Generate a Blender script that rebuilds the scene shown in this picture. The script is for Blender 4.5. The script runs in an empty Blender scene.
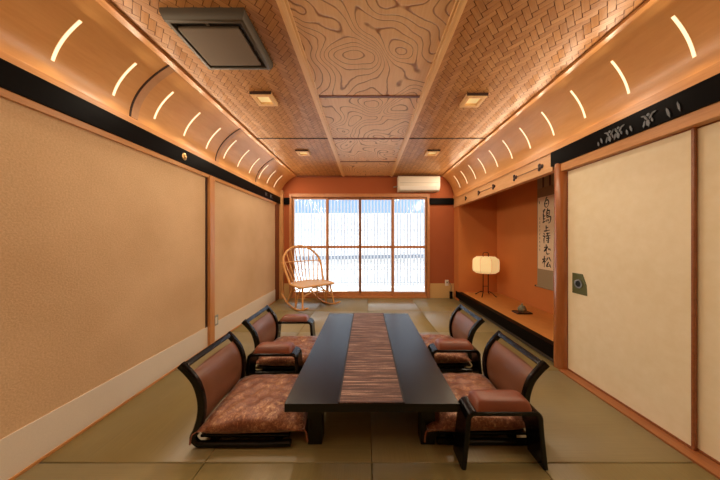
import bpy, bmesh, math, random
from mathutils import Vector, Matrix
R = math.radians
PI = math.pi
rnd = random.Random(7)
sc = bpy.context.scene
COL = sc.collection

# ------------------------------------------------------------------ materials
def srgb(r, g, b):
    f = lambda c: (c/255/12.92) if c/255 <= .04045 else ((c/255+.055)/1.055)**2.4
    return (f(r), f(g), f(b), 1.0)

class NT:
    """small helper around a material node tree"""
    def __init__(self, name):
        self.m = bpy.data.materials.new(name); self.m.use_nodes = True
        self.t = self.m.node_tree; self.n = self.t.nodes; self.l = self.t.links
        self.p = self.n['Principled BSDF']; self.out = self.n['Material Output']
    def add(self, kind, **kw):
        n = self.n.new(kind)
        for k, v in kw.items(): setattr(n, k, v)
        return n
    def link(self, a, b): self.l.new(a, b)
    def coord(self, scale=(1, 1, 1), kind='Object', rot=(0, 0, 0)):
        c = self.add('ShaderNodeTexCoord'); mp = self.add('ShaderNodeMapping')
        mp.inputs['Scale'].default_value = scale; mp.inputs['Rotation'].default_value = rot
        self.link(c.outputs[kind], mp.inputs['Vector']); return mp.outputs['Vector']
    def noise(self, vec, scale=5, detail=4, rough=.55, dist=0):
        n = self.add('ShaderNodeTexNoise'); self.link(vec, n.inputs['Vector'])
        n.inputs['Scale'].default_value = scale; n.inputs['Detail'].default_value = detail
        n.inputs['Roughness'].default_value = rough; n.inputs['Distortion'].default_value = dist
        return n.outputs['Fac']
    def ramp(self, fac, stops, interp='LINEAR'):
        r = self.add('ShaderNodeValToRGB'); e = r.color_ramp.elements; r.color_ramp.interpolation = interp
        while len(e) < len(stops): e.new(.5)
        for q, (pos, col) in zip(e, stops): q.position = pos; q.color = col
        self.link(fac, r.inputs['Fac']); return r.outputs['Color']
    def math(self, op, a, b=None, c=None):
        m = self.add('ShaderNodeMath', operation=op)
        for i, v in enumerate((a, b, c)):
            if v is None: continue
            if isinstance(v, (int, float)): m.inputs[i].default_value = v
            else: self.link(v, m.inputs[i])
        return m.outputs[0]
    def bump(self, h, strength=.3, dist=.01):
        b = self.add('ShaderNodeBump'); b.inputs['Strength'].default_value = strength
        b.inputs['Distance'].default_value = dist; self.link(h, b.inputs['Height'])
        self.link(b.outputs['Normal'], self.p.inputs['Normal']); return b
    def base(self, c):
        if isinstance(c, tuple): self.p.inputs['Base Color'].default_value = c
        else: self.link(c, self.p.inputs['Base Color'])
    def set(self, **kw):
        for k, v in kw.items(): self.p.inputs[k].default_value = v

def plain(name, col, rough=.5, metal=0.0, spec=.5, coat=0.0):
    t = NT(name); t.base(col); t.set(Roughness=rough, Metallic=metal); t.set(**{'Specular IOR Level': spec, 'Coat Weight': coat})
    return t.m

def wood(name, dark, light, scale=(14, 14, 1.2), rough=.4, bump=.08, coat=0.0, spec=.5):
    """long grain: 'scale' is small along the grain"""
    t = NT(name); v = t.coord(scale)
    a = t.noise(v, 3.0, 5, .6, .4); b = t.noise(v, 14.0, 3, .6)
    f = t.math('ADD', t.math('MULTIPLY', a, .7), t.math('MULTIPLY', b, .3))
    t.base(t.ramp(f, [(.32, dark), (.68, light)])); t.set(Roughness=rough)
    t.set(**{'Coat Weight': coat, 'Coat Roughness': .15, 'Specular IOR Level': spec})
    t.bump(f, bump, .004); return t.m

M = {}
ORA_D, ORA_L = srgb(192, 132, 74), srgb(218, 160, 100)
M['wood_y'] = wood('cypress_along_room', ORA_D, ORA_L, (16, 1.2, 16), .35)
M['wood_x'] = wood('cypress_across_room', ORA_D, ORA_L, (1.2, 16, 16), .35)
M['wood_z'] = wood('cypress_upright', srgb(186, 124, 70), srgb(208, 148, 92), (16, 16, 1.2), .38)
M['batten'] = wood('pale_batten', srgb(228, 182, 124), srgb(242, 204, 150), (16, 1.2, 16), .35)
M['cove'] = wood('cove_veneer', srgb(216, 158, 94), srgb(230, 176, 112), (5, .8, 5), .3, .03, .3)
M['red_wood'] = wood('reddish_timber', srgb(104, 50, 26), srgb(132, 68, 36), (16, 16, 1.2), .4)
M['joint'] = plain('shaded_backing', srgb(112, 70, 40), .7)
M['dark_gap'] = plain('dark_batten_and_shade', srgb(58, 34, 20), .6)  # real battens, and strips that paint shade at the upright and downlights
M['black_beam'] = wood('black_lacquer_beam', srgb(8, 6, 6), srgb(14, 11, 10), (18, 1.0, 18), .35, .03, 0, .035)
M['black'] = plain('black_lacquer', srgb(10, 8, 8), .22, 0, .3)
M['lacquer_chair'] = plain('black_lacquered_bentwood', srgb(11, 8, 7), .22, 0, .35)
M['iron'] = plain('black_iron', srgb(22, 20, 19), .5, .6)
M['platform'] = wood('alcove_board', srgb(186, 122, 58), srgb(206, 142, 74), (1.2, .8, 5), .45, .03)
M['ornament'] = plain('dark_bronze', srgb(48, 26, 18), .4, .4)
M['silver'] = plain('silver_inlay', srgb(96, 98, 102), .5, .5)
M['brass'] = plain('brass_boss', srgb(196, 160, 104), .3, .8)
M['white_plastic'] = plain('white_plastic', srgb(226, 220, 208), .35)
M['grey_plastic'] = plain('grey_plastic', srgb(150, 152, 140), .45)
M['aluminium'] = plain('brushed_grey_metal', srgb(84, 78, 68), .5, .2)
M['cassette_panel'] = plain('taupe_panel', srgb(112, 98, 82), .5, .1)
M['cassette_dark'] = plain('dark_slot', srgb(12, 11, 11), .6)

# plastered / papered walls
def paper(name, a, b, fine=160, bump=.25, rough=.85):
    t = NT(name); v = t.coord()
    big = t.noise(v, 1.6, 3, .5); sm = t.noise(v, fine, 3, .6)
    f = t.math('ADD', t.math('MULTIPLY', big, .5), t.math('MULTIPLY', sm, .5))
    t.base(t.ramp(f, [(.36, a), (.64, b)])); t.set(Roughness=rough); t.set(**{'Specular IOR Level': .25})
    t.bump(sm, bump, .004); return t.m
M['wall_tan'] = paper('sand_wallpaper', srgb(200, 166, 126), srgb(224, 192, 152), 110, .42)
M['band'] = paper('pale_paper_band', srgb(222, 212, 196), srgb(232, 222, 206), 220, .1)
M['wall_red'] = paper('terracotta_plaster', srgb(158, 84, 49), srgb(168, 93, 55), 200, .2)
M['wall_alcove'] = paper('orange_plaster', srgb(196, 120, 64), srgb(206, 130, 72), 200, .2)
M['fusuma'] = paper('cream_door_paper', srgb(242, 230, 196), srgb(250, 240, 212), 14, .05, .75)
M['concrete'] = paper('outdoor_ground', srgb(214, 210, 202), srgb(228, 224, 216), 60, .2)
M['render_white'] = paper('white_render', srgb(212, 212, 210), srgb(220, 220, 218), 60, .1)
M['slat_white'] = plain('white_slat', srgb(150, 156, 166), .5)
M['ledge'] = plain('blue_grey_ledge', srgb(84, 92, 106), .6)
M['roof'] = plain('roof_sheet', srgb(90, 88, 86), .7)

def tatami():
    t = NT('woven_rush_tatami')
    uv = t.add('ShaderNodeUVMap', uv_map='UVMap')
    mp = t.add('ShaderNodeMapping'); t.link(uv.outputs['UV'], mp.inputs['Vector']); mp.inputs['Scale'].default_value = (3, 260, 1)
    a = t.noise(mp.outputs['Vector'], 1.0, 3, .6)
    o = t.noise(t.coord(), 2.5, 3, .6)
    f = t.math('ADD', t.math('MULTIPLY', a, .55), t.math('MULTIPLY', o, .45))
    t.base(t.ramp(f, [(.3, srgb(124, 109, 68)), (.7, srgb(148, 133, 88))]))
    t.set(Roughness=.42, Anisotropic=.9); t.set(**{'Specular IOR Level': .8})
    tg = t.add('ShaderNodeTangent', direction_type='UV_MAP', uv_map='UVMap')
    t.link(tg.outputs['Tangent'], t.p.inputs['Tangent'])
    t.bump(a, .1, .002); return t.m
M['tatami'] = tatami()

def ajiro():
    t = NT('woven_cedar_strips')
    uv = t.add('ShaderNodeUVMap', uv_map='UVMap')
    mp = t.add('ShaderNodeMapping'); t.link(uv.outputs['UV'], mp.inputs['Vector']); mp.inputs['Scale'].default_value = (2, 45, 1)
    a = t.noise(mp.outputs['Vector'], 1.0, 3, .6)
    at = t.add('ShaderNodeAttribute', attribute_name='tone')
    f = t.math('ADD', t.math('MULTIPLY', a, .7), t.math('MULTIPLY', at.outputs['Fac'], .3))
    t.base(t.ramp(f, [(.2, srgb(168, 114, 66)), (.8, srgb(208, 154, 98))]))
    t.set(Roughness=.38, Anisotropic=.5); t.set(**{'Specular IOR Level': .4})
    tg = t.add('ShaderNodeTangent', direction_type='UV_MAP', uv_map='UVMap')
    t.link(tg.outputs['Tangent'], t.p.inputs['Tangent'])
    return t.m
M['ajiro'] = ajiro()

def carved():
    t = NT('carved_contour_panel')
    v = t.coord((1.0, .75, 1.0))
    n = t.noise(v, 2.6, 1.0, .3, .35)
    w = t.noise(v, 26, 2, .5)
    s = t.math('ADD', t.math('MULTIPLY', n, 22.0), t.math('MULTIPLY', w, .15))
    fr = t.math('FRACT', s)
    tri = t.math('ABSOLUTE', t.math('SUBTRACT', fr, .5))         # .5 at the groove, 0 mid-band
    groove = t.ramp(tri, [(.39, (0, 0, 0, 1)), (.48, (1, 1, 1, 1))])
    g = t.noise(t.coord((30, 1.5, 30)), 3, 3, .6)
    mixc = t.add('ShaderNodeMix', data_type='RGBA')
    t.link(groove, mixc.inputs['Factor'])
    t.link(t.ramp(g, [(.3, srgb(236, 190, 138)), (.7, srgb(246, 206, 156))]), mixc.inputs[6])
    mixc.inputs[7].default_value = srgb(158, 106, 64)
    t.base(mixc.outputs[2]); t.set(Roughness=.36); t.set(**{'Specular IOR Level': .45})
    t.bump(t.math('MULTIPLY', groove, -1), .25, .006); return t.m
M['carved'] = carved()

def tabletop():
    t = NT('dark_stained_tabletop'); v = t.coord((24, 1.0, 24))
    a = t.noise(v, 3, 5, .6, .3)
    t.base(t.ramp(a, [(.3, srgb(12, 11, 12)), (.7, srgb(22, 20, 21))])); t.set(Roughness=.27); t.set(**{'Specular IOR Level': .34})
    t.bump(a, .06, .003); return t.m
M['tabletop'] = tabletop()

def leather(name, a, b):
    t = NT(name); v = t.coord()
    n = t.noise(v, 260, 3, .6); n2 = t.noise(v, 5, 3, .5)
    t.base(t.ramp(n2, [(.3, a), (.7, b)])); t.set(Roughness=.38); t.bump(n, .12, .002); return t.m
M['leather'] = leather('brown_leather', srgb(112, 72, 50), srgb(128, 83, 60))
M['pad_leather'] = leather('russet_leather', srgb(110, 56, 34), srgb(126, 66, 42))

def brocade():
    t = NT('copper_brocade'); v = t.coord()
    n = t.noise(v, 70, 5, .75, .8); n3 = t.noise(v, 7, 2, .5); n4 = t.noise(v, 28, 2, .5, 1.5)
    f = t.math('ADD', t.math('MULTIPLY', n, .62), t.math('MULTIPLY', n4, .22))
    f = t.math('ADD', f, t.math('MULTIPLY', n3, .22))
    t.base(t.ramp(f, [(.42, srgb(98, 52, 34)), (.52, srgb(126, 74, 50)), (.59, srgb(158, 108, 76)), (.67, srgb(206, 166, 124))]))
    t.set(Roughness=.42); t.set(**{'Sheen Weight': .25, 'Sheen Roughness': .4, 'Metallic': .15})
    t.bump(f, .25, .004); return t.m
M['brocade'] = brocade()

def runner_mat():
    t = NT('striped_woven_runner'); v = t.coord((1.4, 48, 1))
    a = t.noise(v, 1.6, 5, .75, .2); b = t.noise(t.coord((90, 160, 1)), 2, 2, .6)
    f = t.math('ADD', t.math('MULTIPLY', a, .8), t.math('MULTIPLY', b, .2))
    t.base(t.ramp(f, [(.40, srgb(30, 20, 20)), (.47, srgb(86, 58, 50)), (.54, srgb(112, 80, 68)), (.60, srgb(180, 148, 130))]))
    t.set(Roughness=.7); t.bump(f, .4, .004); return t.m
M['runner'] = runner_mat()
M['runner_edge'] = plain('black_brown_binding', srgb(30, 22, 24), .7)
M['rattan'] = wood('honey_rattan', srgb(198, 140, 78), srgb(228, 174, 108), (12, 12, 12), .35)
M['scroll_paper'] = paper('aged_paper', srgb(226, 206, 178), srgb(236, 218, 192), 60, .05)
M['scroll_cloth'] = paper('taupe_mount_cloth', srgb(140, 116, 88), srgb(156, 132, 102), 150, .1)
M['scroll_grey'] = paper('grey_mount_cloth', srgb(152, 138, 112), srgb(166, 150, 122), 150, .1)
M['strip_dark'] = plain('dark_ribbon', srgb(74, 52, 42), .7)
M['ink'] = plain('sumi_ink', srgb(24, 20, 20), .6)
M['pull_green'] = plain('bronze_green_plate', srgb(96, 100, 56), .45, .3)
M['pull_ring'] = plain('pewter_ring', srgb(150, 150, 146), .3, .8)
M['pull_dark'] = plain('dark_cup', srgb(30, 34, 36), .35, .4)
M['ceramic'] = plain('celadon_glaze', srgb(128, 128, 104), .25)
M['tray'] = plain('dark_tray', srgb(40, 26, 22), .3)
M['cord'] = plain('grey_cord', srgb(120, 108, 96), .6)

def emit(name, col, s):
    t = NT(name); t.base(col); t.p.inputs['Emission Color'].default_value = col
    t.p.inputs['Emission Strength'].default_value = s; return t.m
M['slot_glow'] = emit('warm_slot_lamp', srgb(255, 240, 200), .68)
M['down_glow'] = emit('warm_downlight', srgb(240, 214, 150), .42)
def lantern():
    t = NT('lit_washi_paper'); n = t.noise(t.coord(), 30, 3, .6)
    t.base(srgb(240, 220, 170)); t.link(t.ramp(n, [(.3, srgb(246, 206, 134)), (.7, srgb(255, 222, 158))]), t.p.inputs['Emission Color'])
    t.p.inputs['Emission Strength'].default_value = .38; t.set(Roughness=.8); return t.m
M['washi'] = lantern()
def glass():
    t = NT('clear_window_glass'); t.n.remove(t.p)
    tr = t.add('ShaderNodeBsdfTransparent'); gl = t.add('ShaderNodeBsdfGlossy'); gl.inputs['Roughness'].default_value = .02
    tr.inputs['Color'].default_value = (.95, .97, .97, 1)
    fz = t.add('ShaderNodeFresnel'); fz.inputs['IOR'].default_value = 1.45
    mx = t.add('ShaderNodeMixShader'); t.link(fz.outputs[0], mx.inputs[0]); t.link(tr.outputs[0], mx.inputs[1]); t.link(gl.outputs[0], mx.inputs[2])
    t.link(mx.outputs[0], t.out.inputs['Surface']); return t.m
M['glass'] = glass()

# ------------------------------------------------------------------ geometry helpers
class MB:
    def __init__(self):
        self.bm = bmesh.new(); self.wn = False
    def box(self, x0, x1, y0, y1, z0, z1, bevel=0.0, seg=2, mat=0):
        b = bmesh.new(); bmesh.ops.create_cube(b, size=1.0)
        bmesh.ops.scale(b, vec=(abs(x1-x0), abs(y1-y0), abs(z1-z0)), verts=b.verts)
        bmesh.ops.translate(b, vec=((x0+x1)/2, (y0+y1)/2, (z0+z1)/2), verts=b.verts)
        if bevel > 0: self.wn = True; bmesh.ops.bevel(b, geom=b.edges[:], offset=bevel, segments=seg, affect='EDGES', profile=.5)
        self.merge(b, mat); return self
    def merge(self, b, mat=0, mtx=None):
        if mtx is not None: b.transform(mtx)
        mp = {v: self.bm.verts.new(v.co) for v in b.verts}
        for f in b.faces:
            try:
                nf = self.bm.faces.new([mp[v] for v in f.verts]); nf.material_index = mat
            except ValueError: pass
        b.free()
    def poly(self, pts, mat=0):
        f = self.bm.faces.new([self.bm.verts.new(p) for p in pts]); f.material_index = mat; return f
    def prism(self, pts, d, mat=0, bevel=0.0):
        """closed planar outline extruded by vector d"""
        b = bmesh.new(); d = Vector(d)
        a = [b.verts.new(p) for p in pts]; c = [b.verts.new(Vector(p)+d) for p in pts]
        b.faces.new(a); b.faces.new(c[::-1])
        for i in range(len(pts)): b.faces.new((a[i], c[i], c[(i+1) % len(pts)], a[(i+1) % len(pts)]))
        bmesh.ops.recalc_face_normals(b, faces=b.faces)
        if bevel > 0: bmesh.ops.bevel(b, geom=b.edges[:], offset=bevel, segments=2, affect='EDGES', profile=.5)
        self.merge(b, mat); return self
    def tube(self, pts, r, n=8, closed=False, mat=0, caps=True):
        pts = [Vector(p) for p in pts]; k = len(pts)
        rs = r if isinstance(r, (list, tuple)) else [r]*k
        rings = []; up = None
        for i, p in enumerate(pts):
            if closed: t = pts[(i+1) % k]-pts[i-1]
            else: t = pts[min(i+1, k-1)]-pts[max(i-1, 0)]
            t.normalize()
            if up is None:
                up = Vector((0, 0, 1)) if abs(t.z) < .9 else Vector((1, 0, 0))
            s = t.cross(up)
            if s.length < 1e-5: s = t.orthogonal()
            s.normalize(); up = s.cross(t).normalized()
            rings.append([self.bm.verts.new(p+(s*math.cos(a)+up*math.sin(a))*rs[i]) for a in [2*PI*j/n for j in range(n)]])
        for i in range(k if closed else k-1):
            A, B = rings[i], rings[(i+1) % k]
            for j in range(n):
                f = self.bm.faces.new((A[j], A[(j+1) % n], B[(j+1) % n], B[j])); f.material_index = mat
        if caps and not closed:
            self.bm.faces.new(rings[0][::-1]); self.bm.faces.new(rings[-1])
        return self
    def ribbon(self, path, y0, y1, th):
        """band in the XZ plane: path of (x,z); constant thickness th (number or list), extruded from y0 to y1, softly chamfered"""
        k = len(path); ths = th if isinstance(th, (list, tuple)) else [th]*k
        P = [Vector((a, b)) for a, b in path]; secs = []
        c = min(abs(y1-y0), min(ths))*.22
        for i, p in enumerate(P):
            t = (P[min(i+1, k-1)]-P[max(i-1, 0)]).normalized(); nrm = Vector((-t.y, t.x)); h = ths[i]/2
            prof = [(y0+c, -h), (y1-c, -h), (y1, -h+c), (y1, h-c), (y1-c, h), (y0+c, h), (y0, h-c), (y0, -h+c)]
            secs.append([self.bm.verts.new((p.x+nrm.x*o, y, p.y+nrm.y*o)) for y, o in prof])
        n = 8
        for i in range(k-1):
            for j in range(n): self.bm.faces.new((secs[i][j], secs[i][(j+1) % n], secs[i+1][(j+1) % n], secs[i+1][j]))
        self.bm.faces.new(secs[0][::-1]); self.bm.faces.new(secs[-1])
        return self
    def lathe(self, prof, n=24, c=(0, 0, 0), mat=0):
        rings = []
        for r, z in prof:
            rings.append([self.bm.verts.new((c[0]+r*math.cos(2*PI*j/n), c[1]+r*math.sin(2*PI*j/n), c[2]+z)) for j in range(n)])
        for i in range(len(prof)-1):
            for j in range(n):
                f = self.bm.faces.new((rings[i][j], rings[i][(j+1) % n], rings[i+1][(j+1) % n], rings[i+1][j])); f.material_index = mat
        self.bm.faces.new(rings[0][::-1]); self.bm.faces.new(rings[-1]); return self
    def grid(self, fn, nu, nv, wrap=False, mat=0):
        g = [[self.bm.verts.new(fn(i/nu, j/nv)) for j in range(nv+1)] for i in range(nu+1)]
        for i in range(nu):
            for j in range(nv):
                f = self.bm.faces.new((g[i][j], g[i+1][j], g[i+1][j+1], g[i][j+1])); f.material_index = mat
        return g
    def build(self, name, mat, parent=None, world=False, angle=38, keep=False, recalc=True):
        bm = self.bm
        if recalc: bmesh.ops.recalc_face_normals(bm, faces=bm.faces)
        if world and parent is not None:
            bmesh.ops.translate(bm, vec=-Vector(parent.location), verts=bm.verts)
        for f in bm.faces: f.smooth = True
        for e in bm.edges:
            if len(e.link_faces) == 2 and e.calc_face_angle(0) > R(angle): e.smooth = False
        me = bpy.data.meshes.new(name); bm.to_mesh(me); bm.free()
        for m in (mat if isinstance(mat, (list, tuple)) else [mat]): me.materials.append(m)
        o = bpy.data.objects.new(name, me); COL.objects.link(o)
        if parent is not None: o.parent = parent
        if self.wn:
            wm_ = o.modifiers.new('weighted_normals', 'WEIGHTED_NORMAL'); wm_.keep_sharp = True; wm_.weight = 100
        return o

def cat(pts, sub=6, closed=False):
    """Catmull-Rom through points of any dimension"""
    P = [Vector(p) for p in pts]; out = []
    k = len(P)
    rng = range(k) if closed else range(k-1)
    for i in rng:
        if closed: a, b, c, d = P[i-1], P[i], P[(i+1) % k], P[(i+2) % k]
        else:
            b, c = P[i], P[i+1]; a = P[i-1] if i > 0 else b+(b-c); d = P[i+2] if i+2 < k else c+(c-b)
        for s in range(sub):
            t = s/sub
            out.append(.5*((2*b)+(c-a)*t+(2*a-5*b+4*c-d)*t*t+(-a+3*b-3*c+d)*t*t*t))
    if not closed: out.append(P[-1])
    return out

def thing(name, label, category, loc=(0, 0, 0), rz=0.0, group=None):
    o = bpy.data.objects.new(name, None); COL.objects.link(o); o.empty_display_size = .1
    o.location = loc; o.rotation_euler = (0, 0, rz); o['label'] = label; o['category'] = category
    if group: o['group'] = group
    return o
def tag(o, label, category, group=None, kind=None):
    o['label'] = label; o['category'] = category
    if group: o['group'] = group
    if kind: o['kind'] = kind
    return o
def struct(o, label=None, category=None):
    o['kind'] = 'structure'
    if label: o['label'] = label
    if category: o['category'] = category
    return o
def dup(root, loc, rz=None, label=None, name=None):
    r = root.copy(); COL.objects.link(r); r.location = loc
    if rz is not None: r.rotation_euler = (0, 0, rz)
    if label: r['label'] = label
    for ch in list(root.children):
        c = ch.copy(); COL.objects.link(c); c.parent = r
        for g in list(ch.children):
            d = g.copy(); COL.objects.link(d); d.parent = c
    return r

# ------------------------------------------------------------------ room dimensions (metres; camera at the origin, looking along +Y)
XL, XR, YB, YR = -1.70, 1.745, 4.68, -2.24
ZC = 2.42                      # flat ceiling
CL, CRt = -1.39, 1.51          # where coves meet the flat ceiling
MAT = .865                     # one half mat
AX, AY0, AY1, AZ = 2.47, 2.20, 4.45, .165   # alcove back, ends, platform height

# floor: bevelled half mats laid in a checker of rush directions
def make_floor():
    mb = MB(); bm = mb.bm; uvl = bm.loops.layers.uv.new('UVMap')
    xs = [XL-.01, -.835, .03, .895, XR+.06]
    ys = [YB-MAT*k for k in range(9)]
    for r in range(8):
        for c in range(4):
            x0, x1, y1, y0 = xs[c], xs[c+1], ys[r], ys[r+1]
            g = .0022; b = .004
            pts_t = [(x0+g+b, y0+g+b), (x1-g-b, y0+g+b), (x1-g-b, y1-g-b), (x0+g+b, y1-g-b)]
            pts_m = [(x0+g, y0+g), (x1-g, y0+g), (x1-g, y1-g), (x0+g, y1-g)]
            T = [bm.verts.new((x, y, 0)) for x, y in pts_t]; Mv = [bm.verts.new((x, y, -.003)) for x, y in pts_m]
            B = [bm.verts.new((x, y, -.03)) for x, y in pts_m]
            fs = [bm.faces.new(T)]
            for q in range(4):
                fs.append(bm.faces.new((Mv[q], Mv[(q+1) % 4], T[(q+1) % 4], T[q])))
                fs.append(bm.faces.new((B[q], B[(q+1) % 4], Mv[(q+1) % 4], Mv[q])))
            turn = (r+c) % 2 == 0
            for f in fs:
                for l in f.loops:
                    u, v = l.vert.co.x-x0, l.vert.co.y-y0
                    l[uvl].uv = (u+c*3.1, v+r*2.3) if turn else (v+c*3.1, -u+r*2.3)
    mb.box(XL-.15, AX+.2, YR-.2, YB+.15, -.10, -.028)
    o = mb.build('floor', M['tatami'], recalc=False)
    return struct(o, 'pale green rush tatami half mats laid in a checker', 'floor')
make_floor()

def S(name, mat, boxes, label=None, bevel=0.0, kind=True, parent=None, category=None):
    mb = MB()
    for b in boxes: mb.box(*b, bevel=bevel)
    o = mb.build(name, mat, parent)
    if kind and parent is None: struct(o, label, category)
    return o

WX0, WX1, WZ0, WZ1 = -1.467, 1.21, .0, 2.02
S('wall_left', M['wall_tan'], [(XL-.14, XL, YR-.14, 4.41, 0, 2.6), (XL-.14, XL-.004, 4.41, YB+.14, 0, 2.6)], 'sand coloured papered wall with a pale paper band along its foot', category='wall')
S('wall_back', M['wall_red'], [(XL-.0, WX0, YB, YB+.14, 0, 2.6), (WX1, XR+.12, YB, YB+.14, 0, 2.6), (WX0, WX1, YB, YB+.14, WZ1, 2.6)], 'terracotta plaster wall around the window', category='wall')
S('wall_right_light_stop', M['wall_tan'], [(XR+.10, XR+.22, YR-.14, AY0, 0, 2.6)], category='wall')  # unseen solid backing behind the doors, added to stop light leaks
S('wall_alcove', M['wall_alcove'], [(AX, AX+.1, AY0-.1, AY1+.33, 0, 2.6), (XR+.22, AX, AY0-.1, AY0, 0, 2.6), (XR, AX, AY1, YB+.02, 0, 2.2),
   (XR+.03, AX, AY0, AY1+.2, 2.2, 2.3)], 'orange plaster walls of the display alcove', category='wall')
S('wall_upper', M['wall_red'], [(XR+.03, XR+.13, AY0, YB+.14, 1.93, 2.6)], category='wall')
S('wall_rear', M['wall_tan'], [(XL, XR+.1, YR-.14, YR, 0, 2.6)], category='wall')
# pale bands / skirtings
S('baseboard_left', M['band'], [(XL, XL+.006, YR, 2.525, .016, .222), (XL, XL+.006, 2.60, 4.41, .016, .225)], 'pale paper band along the foot of the sand wall', category='baseboard')
S('baseboard_back', plain('tan_band', srgb(206, 168, 110), .7), [(XL+.08, WX0-.01, YB-.008, YB, 0, .29), (WX1+.06, XR-.005, YB-.008, YB, 0, .29)], category='baseboard')
S('trim_1', M['wood_y'], [(XL, XL+.012, YR, 4.41, 0, .016)], 'thin wooden strip at the foot of the pale band', category='trim')
S('trim_2', M['wood_z'], [(XL-.01, XL+.035, 2.525, 2.60, 0, 1.84)], 'wooden upright between the two sand wall panels', bevel=.003, category='trim')
S('trim_3', M['red_wood'], [(XL-.01, XL+.008, 4.41, 4.60, 0, 1.86)], category='trim')
S('trim_4', wood('pale_corner_post', srgb(196, 140, 84), srgb(216, 164, 108), (16, 16, 1.2), .4), [(XL-.01, XL+.075, 4.60, YB+.01, 0, 2.12)], 'pale wooden corner post beside the window', bevel=.006, category='trim')

S('trim_gap_shade', M['dark_gap'], [(XL-.01, XL+.004, 2.495, 2.525, .0, 1.83)], category='trim')  # dark strip painting the shade of the gap beside the upright
# black rails (nageshi) with their wooden strips
def rail(name, boxes, label):
    return S(name, M['black_beam'], boxes, label, bevel=.004, category='beam')
railL = rail('trim_5', [(XL-.01, XL+.032, YR, YB-.02, 1.852, 1.983)], 'black lacquered rail along the top of the sand wall')
rail('trim_6', [(XL+.03, -1.505, YB-.032, YB+.01, 1.852, 1.983)], 'short black rail end beside the window and corner post')
rail('trim_7', [(WX1+.03, XR-.01, YB-.03, YB+.01, 1.848, 1.978)], 'short black rail under the wall air conditioner')
railR = rail('trim_8', [(XR-.03, XR+.11, YR, AY0-.005, 1.828, 1.962)], 'black lacquered rail with silver plant inlay over the cream doors')
S('trim_9', M['wood_y'], [(XL-.01, XL+.02, YR, 4.42, 1.815, 1.853)], category='trim')
S('trim_10', M['wood_y'], [(XL-.01, XL+.024, YR, YB-.005, 1.982, 2.022)], category='trim', bevel=.003)
S('trim_11', M['wood_y'], [(XR-.018, XR+.11, YR, AY0-.06, 1.758, 1.829)], 'wooden door head under the black rail', category='trim', bevel=.003)
S('trim_12', M['wood_y'], [(XR-.022, XR+.05, YR, YB-.005, 1.96, 2.022)], category='trim', bevel=.003)
S('trim_13', wood('worn_track', srgb(150, 92, 52), srgb(176, 114, 68), (16, 1.2, 16), .4), [(XR-.05, XR+.11, YR, AY0-.12, -.02, .012)], 'wooden door track along the floor under the cream doors', category='trim', bevel=.003)

# alcove: lintel, post, sill beam, platform
lint = S('trim_14', wood('pale_lintel', srgb(206, 152, 98), srgb(224, 176, 124), (16, 1.2, 16), .38), [(XR-.012, XR+.06, AY0-.006, YB-.01, 1.79, 1.965)], 'pale wooden lintel over the alcove with dark key shaped ornaments', bevel=.003, category='beam')
def post():
    mb = MB(); n = 20; rings = []
    for i in range(40):
        z = i/39*1.835
        ring = []
        for j in range(n):
            a = 2*PI*j/n
            r = .054+.0025*math.sin(3*a+z*2.1)+.0018*math.sin(5*a-z*5)+.0015*math.sin(z*9)
            ring.append(mb.bm.verts.new((1.762+r*math.cos(a), 2.128+r*math.sin(a), z)))
        rings.append(ring)
    for i in range(39):
        for j in range(n): mb.bm.faces.new((rings[i][j], rings[i][(j+1) % n], rings[i+1][(j+1) % n], rings[i+1][j]))
    o = mb.build('trim_15', wood('polished_alcove_post', srgb(150, 86, 44), srgb(176, 108, 60), (10, 10, 1.0), .2, .05, .5), None, angle=80)
    return struct(o, 'smooth round wooden post between the alcove and the cream doors', 'post')
post()
S('trim_16', M['black_beam'], [(XR-.012, XR+.07, AY0-.10, AY1+.12, .045, AZ+.004)], 'black lacquered beam along the front of the alcove platform', bevel=.005, category='beam')
S('trim_17', plain('dark_kickboard', srgb(64, 56, 48), .5), [(XR+.012, XR+.05, AY0-.1, AY1+.1, -.02, .05)], category='trim')
S('floor_alcove', M['platform'], [(XR+.06, AX, AY0, AY1, .0, AZ)], 'orange board floor of the raised display alcove', category='platform')

# lintel ornaments: two joined pairs and a single one
def lintel_orn(y):
    mb = MB(); x = XR-.018
    for dz, dy, r in ((.020, .018, .019), (-.020, .018, .019), (0, -.016, .022)):
        mb.lathe([(0.001, 0), (r, 0), (r*.9, .006), (r*.4, .010), (.001, .011)], 14)
        # lathe is upright: turn the newest verts to face -X
        for v in mb.bm.verts[-70:]:
            px, py, pz = v.co; v.co = (x+.006-pz, y+dy+py, 1.875+dz+px)
    mb.box(x-.003, x+.007, y-.03, y+.025, 1.868, 1.882, bevel=.002)
    return mb.build('ornament', M['ornament'], lint)
for y in (2.34, 2.74, 3.20, 3.62): lintel_orn(y)
for y0, y1 in ((2.37, 2.71), (3.23, 3.59)):
    MB().box(XR-.017, XR-.008, y0, y1, 1.8725, 1.8765).build('inlay_line', M['ornament'], lint)
lintel_orn(4.09)

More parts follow.
